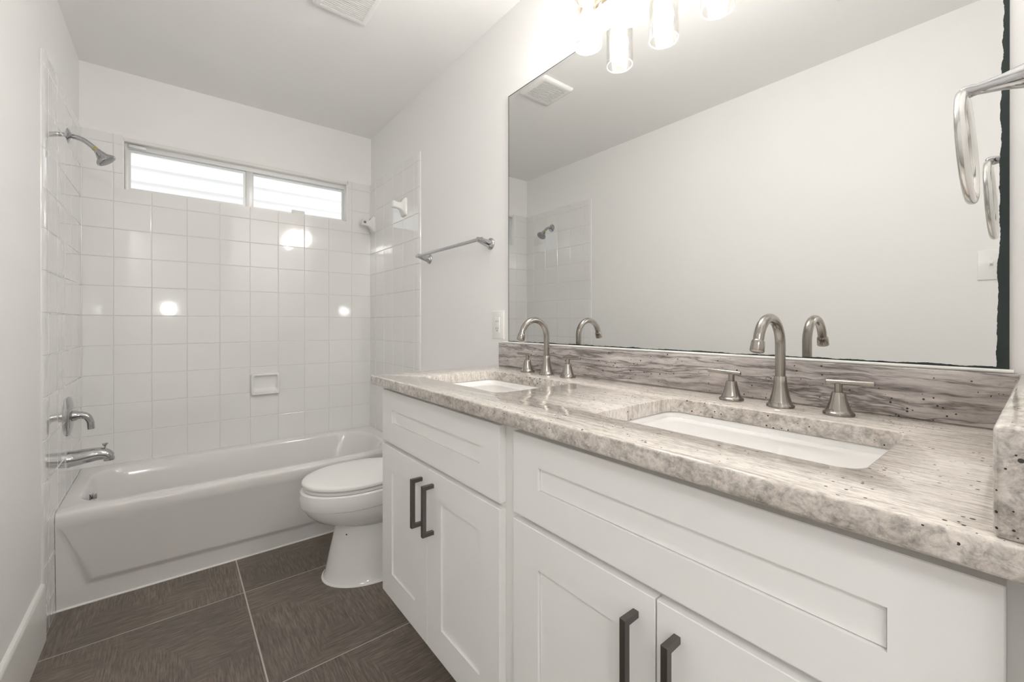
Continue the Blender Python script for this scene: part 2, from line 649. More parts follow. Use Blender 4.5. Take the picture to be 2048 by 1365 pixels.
obj('tile_cladding', tile_field(side_cols, ROWS, lambda u, v, h: Vector((h, -u, v)), 5, drop=inside_tub, nose=True), [M['tile'], M['grout']], wl, smooth=0)
obj('tile_cladding', tile_field(side_cols, ROWS, lambda u, v, h: Vector((W - h, -u, v)), 8, drop=inside_tub, nose=True), [M['tile'], M['grout']], wr, smooth=0)

# ---------------------------------------------------------------- window
win = bpy.data.objects.new('window_1', None)
COL.objects.link(win)
win.location = (.76, .05, WZ0)
struct(win)
FY0, FY1 = .034, .085
def rectframe(bm, x0, x1, z0, z1, y0, y1, l, r, b, t):
    box(bm, x0, x0 + l, y0, y1, z0, z1)
    box(bm, x1 - r, x1, y0, y1, z0, z1)
    box(bm, x0 + l, x1 - r, y0, y1, z0, z0 + b)
    box(bm, x0 + l, x1 - r, y0, y1, z1 - t, z1)
def ring_frame(x0, x1, z0, z1, y0, y1, l, r, b, t):
    """one connected rectangular frame"""
    return slab_with_hole((x0, x1, z0, z1), (x0 + l, x1 - r, z0 + b, z1 - t), y0, y1)
obj('window_frame', ring_frame(WX0, WX1, WZ0, WZ1, FY0, FY1, .016, .008, .012, .026), M['alu'], win, smooth=0)
# sliding sash on the left, fixed light on the right
s1 = obj('sliding_sash', ring_frame(.188, .742, WZ0 + .012, WZ1 - .03, .046, .062, .009, .014, .012, .008), M['alu'], win, smooth=0)
s2 = obj('fixed_sash', ring_frame(.778, 1.342, WZ0 + .012, WZ1 - .03, .060, .076, .006, .008, .012, .008), M['alu'], win, smooth=0)
boxobj('mullion', (.740, .780, .040, .080, WZ0 + .010, WZ1 - .020), M['alu'], win, .002)
boxobj('pane', (.197, .728, .052, .055, WZ0 + .022, WZ1 - .038), M['pane'], s1)
boxobj('pane', (.784, 1.334, .067, .070, WZ0 + .022, WZ1 - .038), M['pane'], s2)
boxobj('sash_lift', (1.005, 1.085, .050, .060, WZ0 + .012, WZ0 + .040), M['plastic'], s2, .002)
bm = bmesh.new()
box(bm, .190, .262, .014, .034, WZ1 - .022, WZ1 - .006, .003)
obj('latch', bm, M['alu'], win)
boxobj('track_strip', (.174, .186, .026, .036, WZ0 + .004, WZ1 - .03), M['alu'], win, .001)
# rounded plaster bead along the head of the opening
bm = bmesh.new()
box(bm, WX0 - .003, WX1 + .004, -.0065, .030, WZ1 - .001, WZ1 + .020, .0055, 3)
struct(obj('trim_1', bm, M['trim']))
boxobj('jamb_liner', (WX1 - .0045, WX1 + .004, -T, FY0, WZ0, WZ1), M['trim'], win)

# neighbour's siding seen through the window
bm = bmesh.new()
P_ = []
z = .19
while z < 2.9:
    P_ += [(1.0, z), (1.0, z + .004), (1.030, z + .102), (1.030, z + .1059)]
    z += .106
P_ += [(1.06, z), (1.06, .19)]
loft(bm, [[Vector((-1.6, y, z)) for y, z in P_], [Vector((3.4, y, z)) for y, z in P_]])
struct(obj('wall_outside_siding', bm, M['siding'], smooth=0))

# ---------------------------------------------------------------- bathtub
TX0, TX1, TY0, TY1 = .0098, W - .0098, -.640, -.0098
YREC = -.620
def rim_z(y):
    return .402 + (.418 - .402) * (y - TY0) / (TY1 - TY0)
def tub_body():
    bm = bmesh.new()
    n = 10
    def inner(x0, x1, y0, y1, rl, rr):
        return rrect(x0, x1, y0, y1, rl, rr, n)
    def outer(x0, x1, y0, y1):
        # matching point count: each corner arc becomes the two legs of a right-angled corner
        base = inner(.060, 1.448, -.574, -.066, .13, .20)
        pts = []
        for c, (sx, sy) in enumerate(((1, 1), (-1, 1), (-1, -1), (1, -1))):
            seg = base[c * (n + 1):(c + 1) * (n + 1)]
            X, Y = (x1 if sx > 0 else x0), (y1 if sy > 0 else y0)
            first_on_x = c in (0, 2)       # arc starts on the end wall
            for i in range(n + 1):
                t = i / n
                if first_on_x:
                    p = (X, seg[0][1] + (Y - seg[0][1]) * min(1, t * 2)) if t <= .5 else (X + (seg[-1][0] - X) * (t * 2 - 1), Y)
                else:
                    p = (seg[0][0] + (X - seg[0][0]) * min(1, t * 2), Y) if t <= .5 else (X, Y + (seg[-1][1] - Y) * (t * 2 - 1))
                pts.append(p)
        return pts
    rings = []
    def add(pts, dz=None, zabs=None):
        rings.append([Vector((x, y, zabs if zabs is not None else rim_z(y) + dz)) for x, y in pts])
    add(outer(TX0, TX1, TY0, TY1), zabs=.372)
    add(outer(TX0, TX1, TY0, TY1), dz=-.016)
    add(outer(TX0, TX1, TY0 + .002, TY1), dz=-.009)
    add(outer(TX0, TX1, TY0 + .006, TY1), dz=-.0035)
    add(outer(TX0, TX1, TY0 + .013, TY1), dz=0)
    add(inner(.054, 1.454, -.580, -.060, .135, .205), dz=0)
    add(inner(.060, 1.448, -.574, -.066, .13, .20), dz=-.002)
    add(inner(.065, 1.443, -.569, -.071, .127, .197), dz=-.007)
    add(inner(.070, 1.437, -.564, -.076, .125, .195), dz=-.018)
    add(inner(.078, 1.410, -.556, -.086, .122, .19), zabs=.33)
    add(inner(.090, 1.36, -.545, -.100, .115, .18), zabs=.23)
    add(inner(.105, 1.30, -.530, -.118, .105, .16), zabs=.14)
    add(inner(.125, 1.25, -.512, -.138, .09, .14), zabs=.105)
    add(inner(.160, 1.19, -.480, -.170, .07, .11), zabs=.090)
    add(inner(.300, 1.00, -.400, -.250, .04, .05), zabs=.086)
    vr = loft(bm, rings, False, True)
    # front apron: a shallow raised panel that narrows towards the floor
    zt = .372
    def V(x, y, z):
        return bm.verts.new((x, y, z))
    top = [v for v in vr[0] if abs(v.co.y - TY0) < 1e-5]
    top.sort(key=lambda v: v.co.x)
    P2b, P2 = V(TX0, TY0, .345), V(.036, TY0, .335)
    P1, P4 = V(.116, TY0, .106), V(1.400, TY0, .088)
    P3, P3b = V(1.480, TY0, .335), V(TX1, TY0, .345)
    Q2, Q1, Q4, Q3 = V(.026, TY0 + .004, .330), V(.098, YREC, .083), V(1.418, YREC, .066), V(1.490, TY0 + .004, .330)
    B0, B1 = V(TX0, YREC, 0), V(TX1, YREC, 0)
    bm.faces.new(top + [P3b, P3, P4, P1, P2, P2b])
    bm.faces.new([P1, P4, Q4, Q1])
    bm.faces.new([P2, P1, Q1, Q2])
    bm.faces.new([P4, P3, Q3, Q4])
    bm.faces.new([P2b, P2, Q2])
    bm.faces.new([P3b, Q3, P3])
    bm.faces.new([P2b, Q2, Q1, B0])
    bm.faces.new([P3b, B1, Q4, Q3])
    bm.faces.new([Q1, Q4, B1, B0])
    bmesh.ops.bevel(bm, geom=[e for e in bm.edges if {e.verts[0], e.verts[1]} in ({P1, P4}, {P1, P2}, {Q1, Q4}, {Q1, Q2}, {P4, P3}, {Q4, Q3}, {P1, Q1}, {P4, Q4})],
                    offset=.007, segments=3, profile=.5, affect='EDGES')
    return bm
tub = thing('bathtub', (.76, -.33, 0), 'white alcove bathtub with panelled apron under the window', 'bathtub')
obj('tub_body', tub_body(), M['acrylic'], tub, smooth=40)
bm = bmesh.new()
lathe(bm, (.068, -.33, .345), (1, 0, .12), [(0, .036), (.006, .036), (.011, .032), (.014, .020), (.015, .0)], 32)
of_ = obj('overflow_plate', bm, M['chrome'], tub)
bm = bmesh.new()
box(bm, .082, .100, -.337, -.323, .345, .372, .004)
obj('trip_lever', bm, M['chrome'], of_)
bm = bmesh.new()
lathe(bm, (.30, -.33, .084), (0, 0, 1), [(0, .034), (.004, .033), (.006, .026), (.004, .01), (.004, 0)], 28)
obj('drain', bm, M['chrome'], tub)
# caulk bead where the tub meets floor and tile
bm = bmesh.new()
tube(bm, [(TX0, YREC - .001, .001), (TX1, YREC - .001, .001)], .0055, 10)
obj('caulk_bead', bm, M['caulk'], tub)

# ---------------------------------------------------------------- tub fittings on the left tile
YP = -.355
sh = thing('shower_fixture', (T, YP, 2.016), 'chrome shower head on a bent arm, high on the left tile', 'shower head')
bm = bmesh.new()
lathe(bm, (T - .002, YP, 2.016), (1, 0, 0), [(0, .035), (.003, .035), (.008, .029), (.014, .016), (.017, .011)], 32)
obj('flange', bm, M['chrome'], sh)
arm = smoothpath([(T, YP, 2.016), (.036, YP, 2.017), (.060, YP, 2.010), (.083, YP, 1.993), (.096, YP, 1.980)], 8)
bm = bmesh.new()
tube(bm, arm, .0105, 20)
obj('arm', bm, M['chrome'], sh)
bm = bmesh.new()
d = Vector((.72, 0, -.69)).normalized()
lathe(bm, Vector((.094, YP, 1.982)), d, [(0, .0115), (.012, .0115)], 20)
obj('thread_tape', bm, M['brass'], sh)
bm = bmesh.new()
hd = Vector((.62, 0, -.78)).normalized()
lathe(bm, Vector((.101, YP, 1.976)), hd, [(0, .011), (.006, .014), (.012, .014), (.016, .017), (.034, .024), (.046, .037), (.052, .040), (.058, .040), (.060, .038)], 36)
hob = obj('spray_head', bm, M['chrome'], sh)
bm = bmesh.new()
lathe(bm, Vector((.101, YP, 1.976)) + hd * .0585, hd, [(0, .034), (.003, .034), (.004, .030), (.003, .0)], 32)
obj('spray_face', bm, mat('grey_spray_nozzles', (.30, .31, .32), .35), hob)

va = thing('shower_valve', (T, -.36, .748), 'chrome single-lever shower valve on the left tile above the spout', 'shower valve')
bm = bmesh.new()
rings = []
for h, s in ((0, 1.0), (.006, 1.0), (.011, .94), (.014, .80), (.017, .55), (.018, .3)):
    rr_ = []
    for i in range(48):
        t = 2 * math.pi * i / 48
        c, s_ = math.cos(t), math.sin(t)
        rr_.append(Vector((T - .002 + h, -.36 + .066 * s * math.copysign(abs(c) ** .72, c), .748 + .088 * s * math.copysign(abs(s_) ** .72, s_))))
    rings.append(rr_)
loft(bm, rings)
obj('escutcheon', bm, M['chrome'], va)
bm = bmesh.new()
lathe(bm, (T + .012, -.36, .748), (1, 0, 0), [(0, .026), (.012, .024), (.020, .020)], 28)
obj('handle_hub', bm, M['chrome'], va)
bm = bmesh.new()
tube(bm, smoothpath([(T + .018, -.36, .748), (.050, -.36, .748), (.070, -.36, .738), (.081, -.36, .714), (.083, -.36, .690), (.084, -.36, .680)], 7),
     [(.019 - .006 * min(1, i / 20), .019 - .006 * min(1, i / 20)) for i in range(36)], 20)
obj('lever', bm, M['chrome'], va)

sp = thing('tub_spout', (T, -.36, .552), 'chrome tub spout with diverter knob, low on the left tile', 'tub spout')
bm = bmesh.new()
path = [(T - .002, -.36, .553), (.03, -.36, .554), (.07, -.36, .558), (.105, -.36, .560), (.125, -.36, .556), (.138, -.36, .547), (.144, -.36, .534), (.145, -.36, .524)]
tube(bm, smoothpath(path, 5), [(.034 - .011 * min(1, i / 26), .038 - .014 * min(1, i / 26)) if i < 28 else (.019, .020) for i in range(36)], 24)
obj('spout_body', bm, M['chrome'], sp)
bm = bmesh.new()
lathe(bm, (.130, -.36, .570), (0, 0, 1), [(0, .0035), (.022, .0035), (.026, .007), (.033, .011), (.036, .011), (.037, .008), (.037, 0)], 20)
obj('diverter_knob', bm, M['chrome'], sp)

# ---------------------------------------------------------------- soap dish and ceramic bar brackets
sd = thing('soap_dish', (.838, -T, .786), 'white ceramic soap dish set into the back wall tile', 'soap dish')
bm = bmesh.new()
def xz(pts, y):
    return [Vector((x, y, z)) for x, z in pts]
SX0, SX1, SZ0, SZ1 = .758, .920, .722, .852
loft(bm, [xz(rrect(SX0, SX1, SZ0, SZ1, .016), -.001), xz(rrect(SX0, SX1, SZ0, SZ1, .016), -.022),
          xz(rrect(SX0 + .003, SX1 - .003, SZ0 + .003, SZ1 - .003, .015), -.029),
          xz(rrect(SX0 + .010, SX1 - .010, SZ0 + .010, SZ1 - .010, .012), -.033),
          xz(rrect(SX0 + .015, SX1 - .015, SZ0 + .020, SZ1 - .015, .012), -.031),
          xz(rrect(SX0 + .020, SX1 - .020, SZ0 + .028, SZ1 - .020, .010), -.016),
          xz(rrect(SX0 + .026, SX1 - .026, SZ0 + .034, SZ1 - .026, .008), -.012)])
dish = obj('dish_body', bm, M['ceramic'], sd, smooth=50)
bm = bmesh.new()
loft(bm, [xz(rrect(SX0 + .004, SX1 - .004, SZ0 - .004, SZ0 + .012, .007), -.002), xz(rrect(SX0 + .004, SX1 - .004, SZ0 - .004, SZ0 + .012, .007), -.036),
          xz(rrect(SX0 + .010, SX1 - .010, SZ0, SZ0 + .010, .004), -.044)])
obj('dish_lip', bm, M['ceramic'], sd, smooth=50)

def bracket(y, z, label, sgn):
    t = thing('ceramic_bar_bracket', (W - T, y, z), label, 'bracket', 'ceramic bar brackets on the right tile')
    bm = bmesh.new()
    rings = []
    # square foot flaring into a neck that carries the socket
    for dx, hy, hz, r in ((0, .037, .056, .012), (.010, .037, .056, .012), (.018, .030, .046, .012), (.030, .020, .026, .009), (.046, .017, .019, .008), (.062, .019, .020, .008), (.078, .020, .021, .009), (.084, .016, .017, .008)):
        rings.append([Vector((W - T + .001 - dx, y + a, z + b + dx * .12)) for a, b in rrect(-hy, hy, -hz, hz, r, n=5)])
    loft(bm, rings)
    obj('bracket_body', bm, M['ceramic'], t, smooth=60)
    zz = z + .068 * .12
    yy = y + sgn * .0195
    # square socket facing the other bracket
    bm = slab_with_hole((W - T - .082, W - T - .054, zz - .014, zz + .014), (W - T - .077, W - T - .059, zz - .009, zz + .009), min(yy, yy + sgn * .004), max(yy, yy + sgn * .004))
    so = obj('socket_rim', bm, M['ceramic'], t, smooth=0)
    boxobj('socket_hole', (W - T - .077, W - T - .059, yy - .0006, yy + .0006, zz - .009, zz + .009), mat('grey_socket', (.22, .21, .20), .7), t)
    return t
bracket(-.606, 1.893, 'nearer white ceramic bar bracket on the right tile, beside the towel bar', 1)
bracket(-.070, 1.880, 'farther white ceramic bar bracket in the tile corner by the window', -1)

# ---------------------------------------------------------------- toilet
def egg(xf, xb, hw, yc=-1.068, n=48, sq=.85, split=.42):
    """elongated outline: long rounded nose at xf, blunter at xb"""
    xc = xf + (xb - xf) * split * 1.15
    pts = []
    for i in range(n):
        t = 2 * math.pi * i / n
        c, s = math.cos(t), math.sin(t)
        if c < 0:
            x = xc + (xc - xf) * c
            y = hw * s
        else:
            x = xc + (xb - xc) * math.copysign(abs(c) ** sq, c)
            y = hw * math.copysign(abs(s) ** sq, s)
        pts.append((x, yc + y))
    return pts
def lev(z, *a, **k):
    return [Vector((x, y, z)) for x, y in egg(*a, **k)]
tl = thing('toilet', (1.15, -1.068, 0), 'white elongated toilet between the tub and the vanity', 'toilet')
bm = bmesh.new()
loft(bm, [lev(0, .914, 1.40, .166), lev(.006, .914, 1.40, .166), lev(.012, .919, 1.40, .162), lev(.035, .925, 1.40, .156),
          lev(.12, .943, 1.40, .144), lev(.20, .962, 1.40, .134), lev(.246, .970, 1.40, .130), lev(.254, .962, 1.40, .134),
          lev(.266, .915, 1.39, .150), lev(.285, .878, 1.38, .166), lev(.315, .846, 1.37, .178), lev(.342, .830, 1.36, .183),
          lev(.352, .827, 1.36, .184), lev(.356, .818, 1.36, .190), lev(.360, .816, 1.36, .191), lev(.395, .816, 1.36, .191), lev(.418, .819, 1.36, .189),
          lev(.424, .826, 1.355, .184)])
obj('bowl', bm, M['ceramic'], tl, smooth=32)
bm = bmesh.new()
loft(bm, [lev(.4245, .838, 1.30, .176), lev(.427, .832, 1.305, .181), lev(.436, .832, 1.305, .181), lev(.439, .837, 1.30, .177)])
obj('seat', bm, M['plastic'], tl, smooth=50)
bm = bmesh.new()
loft(bm, [lev(.4425, .834, 1.30, .180), lev(.4455, .826, 1.31, .186), lev(.455, .825, 1.31, .187), lev(.461, .830, 1.305, .183),
          lev(.465, .848, 1.29, .170), lev(.467, .90, 1.25, .13), lev(.468, 1.0, 1.15, .06)])
obj('lid', bm, M['plastic'], tl, smooth=50)
for yy in (-1.148, -.988):
    boxobj('hinge', (1.285, 1.320, yy - .022, yy + .022, .424, .470), M['plastic'], tl, .006)
bm = bmesh.new()
def yrect(z, x0, x1, hw, r):
    return [Vector((x, y, z)) for x, y in rrect(x0, x1, -1.068 - hw, -1.068 + hw, r, n=6)]
loft(bm, [yrect(.40, 1.335, W - .015, .17, .03), yrect(.44, 1.325, W - .014, .19, .035), yrect(.70, 1.310, W - .012, .205, .035)])
obj('tank', bm, M['ceramic'], tl, smooth=40)
bm = bmesh.new()
loft(bm, [yrect(.701, 1.300, W - .010, .213, .03), yrect(.722, 1.298, W - .010, .215, .03), yrect(.730, 1.306, W - .014, .207, .03)])
obj('tank_lid', bm, M['ceramic'], tl, smooth=40)
bm = bmesh.new()
tube(bm, [(1.315, -.93, .64), (1.295, -.93, .64), (1.290, -.95, .636), (1.290, -1.0, .628)], [.009, .008, .007, .006], 12)
obj('flush_lever', bm, M['chrome'], tl)
bm = bmesh.new()
rings = [lev(.0005, .908, 1.40, .172), lev(.004, .910, 1.40, .170), lev(.008, .916, 1.40, .165)]
loft(bm, rings)
obj('caulk_bead', bm, M['caulk'], tl)
bm = bmesh.new()
lathe(bm, (.982, -1.178, .231), (-.6, -.8, .2), [(0, .003), (.002, .003), (.003, 0)], 10)
obj('bolt_hole', bm, M['dark'], tl)

# ---------------------------------------------------------------- vanity cabinet
XF, XC = .966, .985           # door faces, face frame
VY0, VY1 = -3.110, -1.617
vc = thing('vanity_cabinet', (1.25, -2.36, 0), 'long white shaker double vanity cabinet under the granite top', 'vanity cabinet')
bm = bmesh.new()
# face frame, ends, bottom and back as one connected case
def case():
    bm = bmesh.new()
    xs0, xs1 = XC, W - .001
    zb, zt = .205, .951
    box(bm, xs0, xs1, VY0, VY1, zb, zt)
    return bm
bm = bmesh.new()
# openings in the face frame are hidden by the doors; case top is open for the basins
zs = (.205, .9505)
o4 = [(XC, VY1), (W - .001, VY1), (W - .001, VY0), (XC, VY0)]
i4 = [(XC + .02, VY1 - .018), (W - .012, VY1 - .018), (W - .012, VY0 + .018), (XC + .02, VY0 + .018)]
loft(bm, [[Vector((x, y, zs[0] + .018)) for x, y in i4], [Vector((x, y, zs[1])) for x, y in i4], [Vector((x, y, zs[1])) for x, y in o4], [Vector((x, y, zs[0])) for x, y in o4]])
obj('carcass', bm, M['carcass'], vc, smooth=0)
boxobj('toe_kick', (XC + .19, W - .002, VY0 + .002, VY1 - .002, 0, .205), M['carcass'], vc)

def shaker(name, y0, y1, z0, z1, st, rt, rb, parent, label=None):
    """recessed-panel front: one connected mesh facing -X"""
    bm = bmesh.new()
    t, rec, ch = XC - XF, .0055, .0012
    def ring(yy0, yy1, zz0, zz1, x):
        return [Vector((x, yy0, zz0)), Vector((x, yy1, zz0)), Vector((x, yy1, zz1)), Vector((x, yy0, zz1))]
    a = (y0 + st, y1 - st, z0 + rb, z1 - rt)
    loft(bm, [ring(y0, y1, z0, z1, XC - .0005), ring(y0, y1, z0, z1, XF + ch), ring(y0 + ch, y1 - ch, z0 + ch, z1 - ch, XF),
              ring(*a, XF), ring(*a, XF + rec + .0045), ring(a[0] + .0014, a[1] - .0014, a[2] + .0014, a[3] - .0014, XF + rec + .0045),
              ring(a[0] + .0014, a[1] - .0014, a[2] + .0014, a[3] - .0014, XF + rec)])
    return obj(name, bm, M['cab'], parent, smooth=0)
def pull(y, z0, z1, parent):
    bm = bmesh.new()
    w, x0 = .0055, .930
    pr = [(x0, z0), (x0, z1), (XF + .001, z1), (XF + .001, z1 - .011), (x0 + .011, z1 - .011), (x0 + .011, z0 + .011), (XF + .001, z0 + .011), (XF + .001, z0)]
    loft(bm, [[Vector((x, y - w, z)) for x, z in pr], [Vector((x, y + w, z)) for x, z in pr]])
    bmesh.ops.bevel(bm, geom=bm.edges[:], offset=.0007, segments=1, affect='EDGES')
    o = obj('handle', bm, M['pull'], parent, smooth=0)
    o['label'] = 'dark brushed-metal square bar handle'
shaker('drawer_front', -2.331, -1.634, .756, .935, .082, .064, .070, vc)
shaker('drawer_front', -3.088, -2.381, .756, .933, .081, .061, .069, vc)
D = [(-1.9745, -1.634, -1.941), (-2.331, -1.9775, -2.012), (-2.7325, -2.381, -2.698), (-3.088, -2.7355, -2.770)]
for y0, y1, py in D:
    d_ = shaker('door', y0, y1, .221, .742, .081, .079, .088, vc)
    pull(py, .562, .707, d_)

# ---------------------------------------------------------------- countertop, splashes, sinks
CX0, CZ0, CZ1 = .935, .951, .984
CY0, CY1 = -3.112, -1.600
SINKS = [(1.055, 1.352, -2.206, -1.768), (1.055, 1.352, -2.966, -2.528)]
bm = bmesh.new()
box(bm, CX0, W, CY0, CY1, CZ0, CZ1, .0045, 3)
top = obj('countertop', bm, M['granite_top'], None)
cutters = []
for (x0, x1, y0, y1) in SINKS:
    bm = bmesh.new()
    p = rrect(x0, x1, y0, y1, .032, n=8)
    loft(bm, [[Vector((x, y, CZ0 - .05)) for x, y in p], [Vector((x, y, CZ1 + .05)) for x, y in p]])
    c = obj('cutter', bm, M['granite_top'])
    cutters.append(c)
    md = top.modifiers.new('cut', 'BOOLEAN')
    md.operation = 'DIFFERENCE'
    md.solver = 'EXACT'
    md.object = c
bv = top.modifiers.new('edge', 'BEVEL')
bv.width = .002
bv.segments = 2
bv.limit_method = 'ANGLE'
bv.angle_limit = R(60)
bpy.context.view_layer.update()
dg = bpy.context.evaluated_depsgraph_get()
nm = bpy.data.meshes.new_from_object(top.evaluated_get(dg))
top.modifiers.clear()
top.data = nm
for c in cutters:
    bpy.data.objects.remove(c)
tag(top, 'beige streaked granite countertop spanning the double vanity', 'countertop')

bm = bmesh.new()
box(bm, W - .020, W, -3.081, CY1 - .004, CZ1, 1.082, .0025, 2)
tag(obj('backsplash', bm, M['granite_back']), 'grey veined granite backsplash strip under the mirror', 'backsplash')
bm = bmesh.new()
box(bm, .938, W - .001, -3.112, -3.0815, CZ1, 1.082, .005, 3)
tag(obj('side_splash', bm, M['granite_side']), 'speckled granite side splash at the right end of the counter', 'side splash')

for i, (x0, x1, y0, y1) in enumerate(SINKS):
    lab = ('white undermount sink at the end of the counter nearer the bathtub', 'white undermount sink at the end of the counter nearer the towel ring')[i]
    s = thing('sink', ((x0 + x1) / 2, (y0 + y1) / 2, CZ0 - .14), lab, 'sink', 'undermount sinks in the countertop')
    bm = bmesh.new()
    def sk(d, z, r, dr=0):
        return [Vector((x, y, z)) for x, y in rrect(x0 + d, x1 - d, y0 + d, y1 - d, r, n=8)]
    loft(bm, [sk(-.018, CZ0 - .012, .045), sk(-.018, CZ0 - .0006, .045), sk(-.003, CZ0 - .0006, .034), sk(.001, CZ0 - .004, .033), sk(.004, CZ0 - .014, .032),
              sk(.016, CZ0 - .075, .036), sk(.026, CZ0 - .112, .038), sk(.040, CZ0 - .124, .036), sk(.075, CZ0 - .129, .03), sk(.12, CZ0 - .131, .02),
              sk(.13, CZ0 - .140, .02), sk(.02, CZ0 - .128, .04), sk(-.002, CZ0 - .02, .04)], True, True)
    obj('basin', bm, M['ceramic'], s, smooth=50)
    bm = bmesh.new()
    lathe(bm, ((x0 + x1) / 2 + .02, (y0 + y1) / 2, CZ0 - .1315), (0, 0, 1), [(0, .022), (.004, .022), (.006, .018), (.005, .006), (.005, 0)], 28)
    obj('drain', bm, M['nickel'], s)

# ---------------------------------------------------------------- faucets
FX, FZ = 1.434, CZ1
def make_faucet(yc, label):
    t = thing('faucet', (FX, yc, FZ), label, 'faucet', 'widespread faucets behind the sinks')
    bm = bmesh.new()
    path = [Vector((FX, yc, FZ + z)) for z in (.060, .085, .110, .138)]
    r, cz = .058, FZ + .138
    for i in range(1, 25):
        a = R(166 * i / 24)
        path.append(Vector((FX - r + r * math.cos(a), yc, cz + r * math.sin(a))))
    e = path[-1]
    dr = (path[-1] - path[-2]).normalized()
    path.append(e + dr * .008)
    tube(bm, path, .0102, 24)
    spt = obj('spout', bm, M['nickel'], t, smooth=50)
    bm = bmesh.new()
    lathe(bm, path[-1] - dr * .006, dr, [(0, .0106), (.002, .0122), (.006, .0128), (.022, .0136), (.024, .0126), (.025, .010), (.024, .0)], 28)
    obj('aerator', bm, M['nickel'], spt, smooth=50)
    bm = bmesh.new()
    lathe(bm, (FX, yc, FZ), (0, 0, 1), [(0, .0270), (.003, .0275), (.006, .0265), (.008, .0235), (.014, .0212), (.026, .0178), (.040, .0148), (.054, .0130), (.067, .0121), (.0685, .0112), (.0685, .0100)], 36)
    obj('spout_base', bm, M['nickel'], t, smooth=40)
    for s in (1, -1):
        y = yc + s * .1055
        bm = bmesh.new()
        lathe(bm, (FX, y, FZ), (0, 0, 1), [(0, .0265), (.003, .0270), (.006, .0260), (.008, .0225), (.014, .0198), (.026, .0160), (.038, .0130), (.045, .0118), (.0465, .0108), (.0465, .0)], 36)
        h = obj('handle', bm, M['nickel'], t, smooth=40)
        bm = bmesh.new()
        lathe(bm, (FX, y, FZ + .045), (0, 0, 1), [(0, .0068), (.019, .0068)], 20)
        obj('stem', bm, M['nickel'], h)
        bm = bmesh.new()
        lathe(bm, (FX, y - s * .021, FZ + .0655), (0, s, .03), [(0, .0042), (.001, .0050), (.077, .0050), (.078, .0042)], 20)
        obj('lever', bm, M['nickel'], h)
    return t
f1 = make_faucet(-1.988, 'brushed nickel gooseneck faucet behind the sink nearer the bathtub')
dup(f1, (0, -2.743 + 1.988, 0), 'brushed nickel gooseneck faucet behind the sink nearer the towel ring')

# ---------------------------------------------------------------- mirror
bm = bmesh.new()
box(bm, W - .006, W - .0005, MY0, MY1, MZ0, MZ1)
tag(obj('wall_mirror', bm, M['mirror'], smooth=0), 'large frameless wall mirror with blackened right edge above the backsplash', 'mirror')
bm = bmesh.new()
tube(bm, [(W - .006, -3.075, 1.0855), (W - .006, CY1 - .02, 1.0855)], .0035, 8)
struct(obj('trim_2', bm, M['caulk']))

# ---------------------------------------------------------------- vanity light
LX = 1.436
LY = (-2.182, -2.353, -2.524)
vl = thing('vanity_light', (W, -2.353, 2.28), 'three-bulb vanity light with clear glass shades above the mirror', 'light fixture')
bm = bmesh.new()
box(bm, W - .022, W - .0005, -2.62, -2.085, 2.235, 2.33, .006, 2)
obj('backplate', bm, M['bronze'], vl)
for ly in LY:
    bm = bmesh.new()
    tube(bm, smoothpath([(W - .012, ly, 2.285), (W - .05, ly, 2.29), (LX + .012, ly, 2.285), (LX, ly, 2.268), (LX, ly, 2.245)], 6), .007, 14)
    obj('arm', bm, M['bronze'], vl)
    bm = bmesh.new()
    lathe(bm, (LX, ly, 2.25), (0, 0, -1), [(0, .010), (.004, .034), (.008, .036), (.030, .036), (.030, .033), (.012, .031), (.012, .0)], 36)
    cup = obj('socket_cup', bm, M['bronze'], vl, smooth=40)
    bm = bmesh.new()
    lathe(bm, (LX, ly, 2.239), (0, 0, -1), [(0, .019), (.034, .019), (.034, .0)], 28)
    obj('socket', bm, M['plastic'], cup)
    bm = bmesh.new()
    lathe(bm, (LX, ly, 0), (0, 0, 1), [(2.222, .030), (2.226, .0437), (2.218, .0445), (2.069, .0445), (2.0665, .0440), (2.066, .0432), (2.0665, .0424), (2.069, .0418), (2.217, .0418), (2.222, .030)], 48, False, False)
    for f in bm.faces:
        if f.calc_center_median().z < 2.0689:
            f.material_index = 1
    obj('glass_shade', bm, [M['shade_glass'], M['shade_rim']], vl, smooth=60)
    bm = bmesh.new()
    lathe(bm, (LX, ly, 0), (0, 0, 1), [(2.209, .0135), (2.190, .0148), (2.178, .020), (2.165, .0265), (2.148, .0298), (2.132, .0288), (2.118, .0270), (2.104, .0258), (2.092, .0228), (2.082, .0178), (2.075, .0120), (2.0705, .006), (2.0695, .0001)], 32)
    obj('bulb', bm, M['bulb'], vl, smooth=60)

# ---------------------------------------------------------------- towel bar and towel ring
tb = thing('towel_bar', (W, -1.215, 1.54), 'chrome towel bar on the right wall between tile and mirror', 'towel bar')
bm = bmesh.new()
bx, bz = W - .068, 1.545
tube(bm, [(bx, -.897, bz), (bx, -1.545, bz)], .0082, 18)
obj('bar', bm, M['chrome'], tb)
for y in (-.922, -1.520):
    bm = bmesh.new()
    lathe(bm, (W, y, 1.533), (-1, 0, 0), [(0, .0275), (.004, .0275), (.008, .025), (.011, .021)], 30)
    tube(bm, smoothpath([(W - .008, y, 1.532), (W - .028, y, 1.536), (W - .050, y, 1.541), (W - .068, y, 1.545), (W - .076, y, 1.546)], 6),
         [.021 - .0105 * min(1, (i / 24) ** .6) for i in range(25)], 20)
    bmesh.ops.remove_doubles(bm, verts=bm.verts, dist=1e-6)
    obj('post', bm, M['chrome'], tb, smooth=50)

